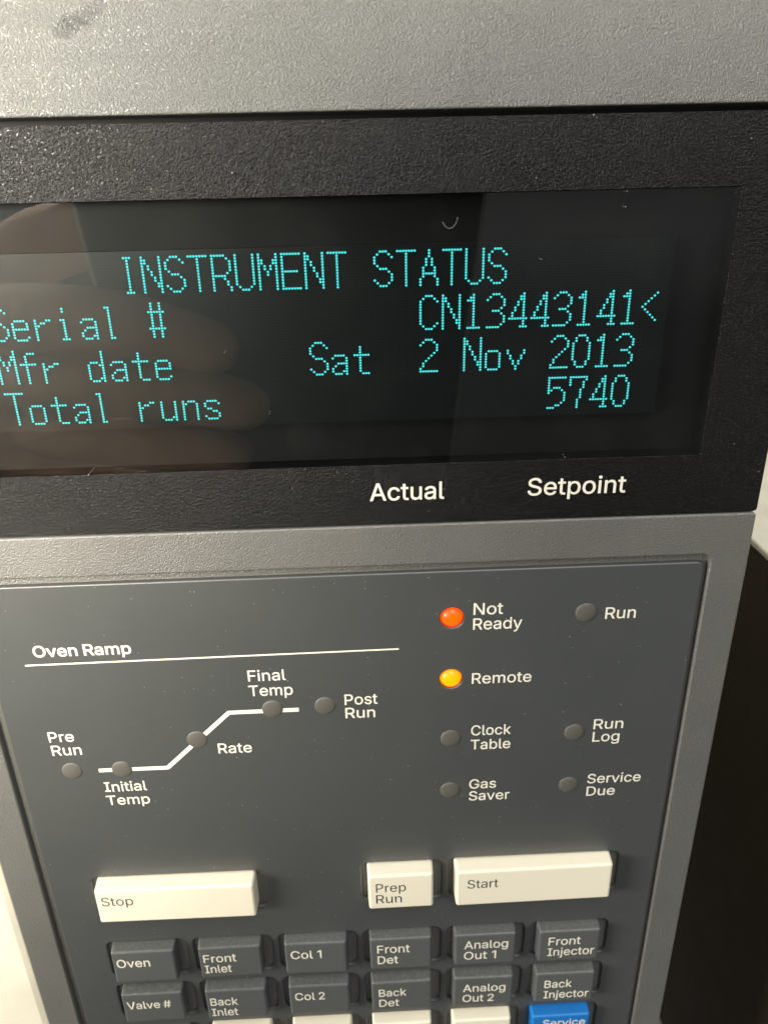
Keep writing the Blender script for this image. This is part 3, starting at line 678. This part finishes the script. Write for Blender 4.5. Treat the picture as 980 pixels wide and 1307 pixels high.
unit = thing('bench_unit', 'cream unit beside the grey instrument, its sides coloured dark for the shaded gap', 'bench unit')
box('side_panel', 90.0, -219, -330, 400, -41.4, 10, 0.8, M['unit_shade'], unit)
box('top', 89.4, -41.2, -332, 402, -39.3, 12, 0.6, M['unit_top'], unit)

# ------------------------------------------------------------------ the phone and the hand that hold the lens
# (both show only as dim reflections in the display glass; they stay behind the lens)
LENS = W(-2.871, 45.133, 100.0)


def P(x, y, z):
    """units right of, below and in front of the lens"""
    return LENS + (right * x + down * y + fwd * z) * S


phone = thing('phone', 'dark phone reflected upright in the display glass', 'phone')


def phone_slab(name, x0, y0, x1, y1, r, z0, z1, bev, mat):
    bm = bmesh.new()
    ring = rr(x0, y0, x1, y1, r, 5)
    f = bm.faces.new([bm.verts.new((x, y, z0)) for x, y in ring])
    g = bmesh.ops.extrude_face_region(bm, geom=[f])
    for v in g['geom']:
        if isinstance(v, bmesh.types.BMVert):
            v.co.z = z1
    bmesh.ops.recalc_face_normals(bm, faces=bm.faces)
    ed = [e for e in bm.edges if abs(e.verts[0].co.z - e.verts[1].co.z) < 1e-6]
    bmesh.ops.bevel(bm, geom=ed, offset=bev, segments=3, profile=0.5, affect='EDGES')
    for v in bm.verts:
        v.co = P(*v.co)
    bmesh.ops.recalc_face_normals(bm, faces=bm.faces)
    me = bpy.data.meshes.new('slab')
    bm.to_mesh(me)
    bm.free()
    return link(name, me, mat, phone)


phone_slab('case', -74, -26, 38, 184, 14, -36, -24, 2.5, M['phone'])
phone_slab('frame', -75.2, -27.2, 39.2, 185.2, 15, -33, -25.6, 1.2, M['phone_metal'])
phone_slab('lens_bump', -16, -16, 30, 34, 10, -24.2, -21, 1.0, M['phone_glass'])

person = thing('person', 'hand of the person taking the picture, gripping the phone by its edge', 'person')


def skin_mesh(chains, level=2):
    """one continuous skinned surface; chains of (x, y, z, radius), later chains root in an earlier point"""
    me = bpy.data.meshes.new('hand')
    verts, edges, rad = [], [], []
    for root, pts in chains:
        last = root
        for x, y, z, r in pts:
            verts.append(P(x, y, z))
            rad.append(r * S)
            if last is not None:
                edges.append((last, len(verts) - 1))
            last = len(verts) - 1
    me.from_pydata(verts, edges, [])
    o = bpy.data.objects.new('hand', me)
    C.objects.link(o)
    md = o.modifiers.new('skin', 'SKIN')
    md.use_smooth_shade = True
    md.branch_smoothing = 0.4
    for i, r in enumerate(rad):
        me.skin_vertices[0].data[i].radius = (r, r)
    me.skin_vertices[0].data[0].use_root = True
    sb = o.modifiers.new('sub', 'SUBSURF')
    sb.levels = sb.render_levels = level
    out = bpy.data.meshes.new_from_object(o.evaluated_get(bpy.context.evaluated_depsgraph_get()))
    bpy.data.objects.remove(o)
    return out


hand_chains = [
    (None, [(-170, 190, -60, 33), (-146, 140, -52, 30), (-124, 104, -44, 28)]),       # forearm, wrist, palm
    (2, [(-106, 66, -34, 13), (-88, 54, -18, 11.5), (-62, 51, -12, 10.5), (-42, 59, -13, 9.5), (-28, 66, -15, 8)]),
    (2, [(-108, 84, -34, 13), (-88, 75, -18, 11.8), (-60, 75, -12, 10.8), (-36, 82, -13, 9.8), (-20, 89, -15, 8)]),
    (2, [(-110, 104, -34, 13), (-90, 97, -18, 11.4), (-64, 98, -12, 10.4), (-42, 104, -13, 9.3), (-28, 110, -15, 7.8)]),
    (2, [(-112, 124, -34, 12), (-93, 119, -18, 10), (-72, 121, -13, 9.2), (-54, 126, -14, 8), (-42, 131, -15, 6.8)]),
    (2, [(-114, 72, -54, 15), (-98, 52, -52, 13), (-72, 42, -48, 11.5), (-48, 38, -47, 9.5)]),     # thumb on the screen side
]
hand_chains = [(root, [(x - 5, y + 1, z, r) for x, y, z, r in pts]) for root, pts in hand_chains]
link('hand', skin_mesh(hand_chains), M['skin'], person)
link('sleeve', skin_mesh([(None, [(-160, 168, -57, 42), (-200, 250, -74, 48), (-250, 350, -96, 56)])]), M['cloth'], person)

# ------------------------------------------------------------------ the instrument
inst = thing('lab_instrument', 'grey gas chromatograph front with lit blue-green display, status lights and keypad', 'lab instrument')

box('body', -66.0, -219, -300, 50.5, 52, -6.2, 0.6, M['door'], inst)
box('oven_door', -330, -219, -80, -68.2, 49.5, -3.0, 2.0, M['door'], inst)

# cover above the display, leaning back a little
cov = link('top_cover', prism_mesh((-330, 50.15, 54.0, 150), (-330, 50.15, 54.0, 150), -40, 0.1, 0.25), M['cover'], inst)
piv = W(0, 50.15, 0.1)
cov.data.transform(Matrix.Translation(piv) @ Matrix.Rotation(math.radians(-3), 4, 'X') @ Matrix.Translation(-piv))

# display bezel with its window
bezel = plate('display_bezel', rr(-67.1, -1.95, 53.3, 49.35, 0.5), [rr(-62.4, 6.92, 43.9, 41.2, 0.25)], -3.2, -0.25, 0.06, M['bezel'], inst)
gap = box('back_plate', -66.5, -3, -6.0, 52.5, 52, -3.4, 0, M['black'], inst)
text('Actual', -1.93, 1.62, -0.23, 10.39, 2.62, M['ink_cream'], bezel, 0.07)
text('Setpoint', 20.11, 1.64, -0.23, 13.83, 2.62, M['ink_cream'], bezel, 0.07)

glass = box('display_window', -62.34, 6.98, -1.3, 43.84, 41.14, -0.30, 0, M['glass'], inst)
screen = box('display_screen', U0 - 66 * DU, V0 + 63.2 * DV, -3.0, U0 + 193.2 * DU, V0 - 2.2 * DV, -2.25, 0, M['raster'], inst)

# seven columns by thirteen rows, each row a list of lit columns
G = {
    'I': ['234'] + ['3'] * 11 + ['234'],
    'N': ['06', '016', '016', '026', '026', '036', '036', '046', '046', '056', '056', '06', '06'],
    'S': ['234', '15', '06', '0', '0', '1', '234', '5', '6', '6', '06', '15', '234'],
    'T': ['0123456'] + ['3'] * 12,
    'R': ['01234', '05', '06', '06', '06', '06', '05', '01234', '04', '05', '05', '06', '06'],
    'U': ['06'] * 11 + ['15', '234'],
    'M': ['06', '06', '0156', '0156', '0246', '0246', '036', '036', '06', '06', '06', '06', '06'],
    'E': ['0123456', '0', '0', '0', '0', '0', '012345', '0', '0', '0', '0', '0', '0123456'],
    'A': ['3', '3', '3', '24', '24', '24', '15', '15', '12345', '15', '06', '06', '06'],
    'C': ['234', '15', '06', '0', '0', '0', '0', '0', '0', '0', '06', '15', '234'],
    '1': ['3', '23', '123'] + ['3'] * 9 + ['12345'],
    '2': ['234', '15', '06', '6', '6', '5', '4', '3', '2', '1', '1', '0', '0123456'],
    '3': ['234', '15', '06', '6', '6', '5', '234', '5', '6', '6', '6', '5', '01234'],
    '4': ['5', '45', '45', '35', '35', '25', '25', '15', '15', '0123456', '5', '5', '456'],
    '5': ['0123456', '0', '0', '0', '0234', '015', '06', '6', '6', '6', '5', '34', '012'],
    '7': ['0123456', '06', '05', '05', '5', '4', '4', '4', '4', '3', '3', '3', '3'],
    '0': ['234', '15', '15'] + ['06'] * 7 + ['15', '15', '234'],
    '<': ['', '5', '4', '3', '2', '1', '0', '1', '2', '3', '4', '5', ''],
    '#': ['14', '14', '14', '012345', '14', '14', '14', '14', '14', '012345', '14', '14', '14'],
    'a': [''] * 5 + ['1234', '05', '5', '2345', '15', '05', '045', '1235'],
    'd': ['', '5', '5', '5', '5', '1235', '045', '05', '05', '05', '05', '045', '1235'],
    'e': [''] * 5 + ['1234', '05', '05', '012345', '0', '0', '05', '1234'],
    'f': ['', '345', '2', '2', '2', '012345', '2', '2', '2', '2', '2', '2', '2'],
    'i': ['', '2', '2', '', '', '12', '2', '2', '2', '2', '2', '2', '123'],
    'l': ['', '12', '2', '2', '2', '2', '2', '2', '2', '2', '2', '2', '23'],
    'n': [''] * 5 + ['0234', '015', '05', '05', '05', '05', '05', '05'],
    'o': [''] * 5 + ['1234', '05', '05', '05', '05', '05', '05', '1234'],
    'r': [''] * 5 + ['045', '023', '01', '0', '0', '0', '0', '0'],
    's': [''] * 5 + ['1234', '05', '0', '12', '34', '5', '05', '1234'],
    't': ['', '', '2', '2', '2', '012345', '2', '2', '2', '2', '2', '2', '345'],
    'u': [''] * 5 + ['05', '05', '05', '05', '05', '05', '045', '1235'],
    'v': [''] * 5 + ['06', '06', '15', '15', '24', '24', '3', '3'],
}


def dots(cells, row0, name):
    bm = bmesh.new()
    for cell, s in cells:
        for i, ch in enumerate(s):
            if ch == ' ':
                continue
            for r, cols in enumerate(G[ch]):
                for c in cols:
                    u = U0 + DU * ((cell + i) * 8 + int(c))
                    v = V0 + DV * (row0 + r)
                    f = [bm.verts.new(W(u + 0.156 * math.cos(a), v + 0.140 * math.sin(a), N_DOT)) for a in
                         (2 * math.pi * j / 10 for j in range(10))]
                    bm.faces.new(f)
    me = bpy.data.meshes.new('dots')
    bm.to_mesh(me)
    bm.free()
    return link(name, me, M['glow'], screen)


for row0, cells in ((0, [(0, 'INSTRUMENT STATUS')]), (16, [(-6, 'Serial #'), (13, 'CN13443141<')]),
                    (32, [(-6, 'Mfr date'), (8, 'Sat  2 Nov 2013')]),
                    (48, [(-6, 'Total runs'), (19, '5740')])):
    for c in cells:
        dots([c], row0, 'lit_text')

# grey front frame, its recess and the overlay panel
FL, FR, FB = -67.1, 53.3, -219.0
RO = (-61.25, -200.0, 47.75, -8.62)
frame = plate('front_frame', rr(FL, FB, FR, -2.15, 0.6), [rr(*RO, 1.4)], -5.8, 0.0, 0.30, M['frame'], inst, 3)
box('recess_floor', -62.5, -201, -3.6, 49.0, -7.5, -1.1, 0, M['frame'], frame)

COLS = [-51.45, -35.75, -20.05, -4.40, 11.20, 26.85]
KW = 11.35
keys = []      # (left, bottom, right, top) of the front face, height, kind, lines
for kind, (l, b, r, t), lines in (
        ('cream', (-51.45, -76.55, -24.2, -68.75), [('Stop', 0.95, 5.4, -72.36)]),
        ('cream', (-4.25, -76.25, 7.05, -68.2), [('Prep', 1.3, 5.2, -72.06), ('Run', 1.25, 4.5, -74.76)]),
        ('cream', (11.15, -76.25, 38.55, -68.0), [('Start', 1.9, 5.4, -71.95)])):
    keys.append((l, b, r, t, 2.2, kind, lines, 2.05))
ROW1 = [[('Oven', 6.0)], [('Front', 6.0), ('Inlet', 4.9)], [('Col 1', 5.65)], [('Front', 6.0), ('Det', 3.8)],
        [('Analog', 8.15), ('Out 1', 6.0)], [('Front', 6.0), ('Injector', 8.75)]]
ROW2 = [[('Valve #', 8.25)], [('Back', 5.2), ('Inlet', 4.95)], [('Col 2', 5.65)], [('Back', 5.25), ('Det', 3.8)],
        [('Analog', 8.15), ('Out 2', 6.05)], [('Back', 5.3), ('Injector', 8.75)]]
for top, rowdef, b0, b1 in ((-85.15, ROW1, -88.75, -91.62), (-96.85, ROW2, -100.75, -103.72)):
    for i, lines in enumerate(rowdef):
        l = COLS[i]
        inset = 0.75 if i in (0, 1) else 1.05 if i == 2 else 1.3 if i == 3 else 1.75
        tl = [(s, inset, w, (b0 if k == 0 else b1) - (0.3 if len(lines) == 1 and rowdef is ROW1 else 0.2 if i < 2 else 0)) for k, (s, w) in enumerate(lines)]
        keys.append((l, top - 8.05, l + KW, top, 1.5, 'dark', tl, 2.1))
for i in range(6):
    kind = 'blue' if i == 5 else 'dark' if i == 0 else 'cream'
    tl = [('Service', 2.1, 8.4, -112.05), ('Mode', 2.1, 6.0, -116.6)][:1] if i == 5 else []
    keys.append((COLS[i], -117.0, COLS[i] + KW, -108.9, 1.8, kind, tl, 2.1))

LIGHTS = [(9.85, -18.0, 'red'), (9.85, -29.1, 'amber'), (9.95, -40.75, ''), (10.0, -51.7, ''), (30.1, -17.9, ''),
          (30.1, -40.6, ''), (30.0, -51.65, ''), (-51.35, -44.15, ''), (-43.35, -44.25, ''), (-30.6, -38.85, ''), (-18.2, -33.42, ''),
          (-9.95, -33.2, '')]
LR = 1.66

LIGHT_HOLES = [circle(u, v, LR + 0.06) for u, v, lit in LIGHTS if lit]
holes = [rr(l - 1.2, b - 0.55, r + 1.9, t + 0.5, 1.3) for (l, b, r, t, *_x) in keys] + LIGHT_HOLES
N_P = -0.25
panel = plate('control_panel', rr(-59.95, -199.0, 47.05, -9.95, 1.1), holes, -2.6, N_P, 0.28, M['panel'], inst)
box('key_well', -60.5, -199.5, -6.0, 47.5, -12, -4.2, 0, M['black'], inst)

KM = {'cream': M['key_cream'], 'dark': M['key_dark'], 'blue': M['key_blue']}
rng = random.Random(11)
for (l, b, r, t, h, kind, lines, cap) in keys:
    tp = 0.32
    me = prism_mesh((l - tp, b - tp, r + tp, t + tp), (l, b, r, t), -3.9, h, 0.42, 4)
    big = 1.0 * S * S
    for p in me.polygons:
        p.use_smooth = p.area < big
    k = link('key', me, KM[kind], inst)
    seat = W((l + r) / 2, (b + t) / 2, 0)
    tilt = Matrix.Rotation(math.radians(rng.uniform(-0.7, 0.7)), 4, 'X') @ Matrix.Rotation(math.radians(rng.uniform(-0.5, 0.5)), 4, 'Z') \
        @ Matrix.Rotation(math.radians(rng.uniform(-0.45, 0.45)), 4, 'Y')
    k.matrix_local = Matrix.Translation(seat + Vector((0, rng.uniform(-0.12, 0.12) * S, 0))) @ tilt @ Matrix.Translation(-seat)
    for s, inset, w, base in lines:
        text(s, l + inset, base, h + 0.03, w, cap, M['ink_black'] if kind == 'cream' else M['ink_cream'], k,
             -0.02 if kind == 'cream' else 0.06)
    if lines:
        word = ' '.join(q[0] for q in lines)
        k['label'] = ('%s key marked %s' % ({'cream': 'cream', 'dark': 'dark grey', 'blue': 'blue'}[kind], word))

for u, v, kind in LIGHTS:
    me = dome_mesh(u, v, LR + 0.04, N_P - 0.75, 1.35) if kind else dome_mesh(u, v, LR, N_P - 0.02, 0.30)
    o = link('status_light', me, {'red': M['red_lens'], 'amber': M['amber_lens'], '': M['lens']}[kind], inst)
    if kind:
        o['label'] = 'glowing %s status light' % ('orange-red' if kind == 'red' else 'amber')

INK = N_P + 0.012
for s, l, r, base, wgt in (
        ('Not', 13.05, 17.5, -17.55, .06), ('Ready', 13.05, 20.5, -20.18, .06), ('Remote', 13.11, 22.48, -30.15, .06),
        ('Run', 33.05, 37.71, -19.13, .06), ('Clock', 13.25, 19.74, -40.35, .06), ('Table', 13.25, 19.75, -43.25, .06),
        ('Gas', 13.22, 17.75, -51.6, .06), ('Saver', 13.22, 20.1, -54.2, .06), ('Run', 33.15, 38.02, -40.1, .06),
        ('Log', 33.2, 37.64, -42.68, .06), ('Service', 33.12, 42.16, -51.55, .06), ('Due', 33.2, 38.04, -54.3, .06),
        ('Oven Ramp', -53.0, -38.43, -22.1, .14), ('Pre', -53.82, -49.88, -38.2, .06), ('Run', -53.82, -49.13, -40.9, .06),
        ('Initial', -46.8, -39.94, -48.85, .06), ('Temp', -46.9, -39.84, -51.72, .06), ('Rate', -27.52, -22.12, -41.85, .06),
        ('Final', -21.5, -15.7, -28.0, .06), ('Temp', -21.6, -14.8, -30.82, .06), ('Post', -6.85, -1.67, -33.22, .06),
        ('Run', -6.83, -2.11, -35.83, .06)):
    text(s, l, base, INK, r - l, 2.02, M['ink_cream'], panel, wgt)
link('printed_rule', strip_mesh([(-54.6, -23.5), (1.8, -23.1)], 0.28, INK), M['ink_cream'], panel)
link('printed_profile', strip_mesh([(-47.1, -44.3), (-36.0, -44.3), (-25.1, -33.8), (-14.1, -33.75)], 0.75, INK), M['ink_cream'], panel)

# a curled fibre on the glass
random.seed(4)
pts = [(7.9, 38.0), (8.1, 37.5), (8.6, 37.15), (9.2, 37.35), (9.6, 37.9), (9.7, 38.5)]
cu = bpy.data.curves.new('fibre', 'CURVE')
cu.dimensions = '3D'
cu.bevel_depth = 0.022 * S
sp = cu.splines.new('NURBS')
sp.points.add(len(pts) - 1)
for q, (u, v) in zip(sp.points, pts):
    w = W(u, v, -0.36 + random.uniform(0, 0.05))
    q.co = (*w, 1)
sp.use_endpoint_u = True
tmp = bpy.data.objects.new('fibre', cu)
C.objects.link(tmp)
fm = bpy.data.meshes.new_from_object(tmp.evaluated_get(bpy.context.evaluated_depsgraph_get()))
bpy.data.objects.remove(tmp)
lint = link('lint_fibre', fm, M['lint'])
lint['label'] = 'tiny pale curled fibre clinging to the upper part of the display glass'
lint['category'] = 'fibre'
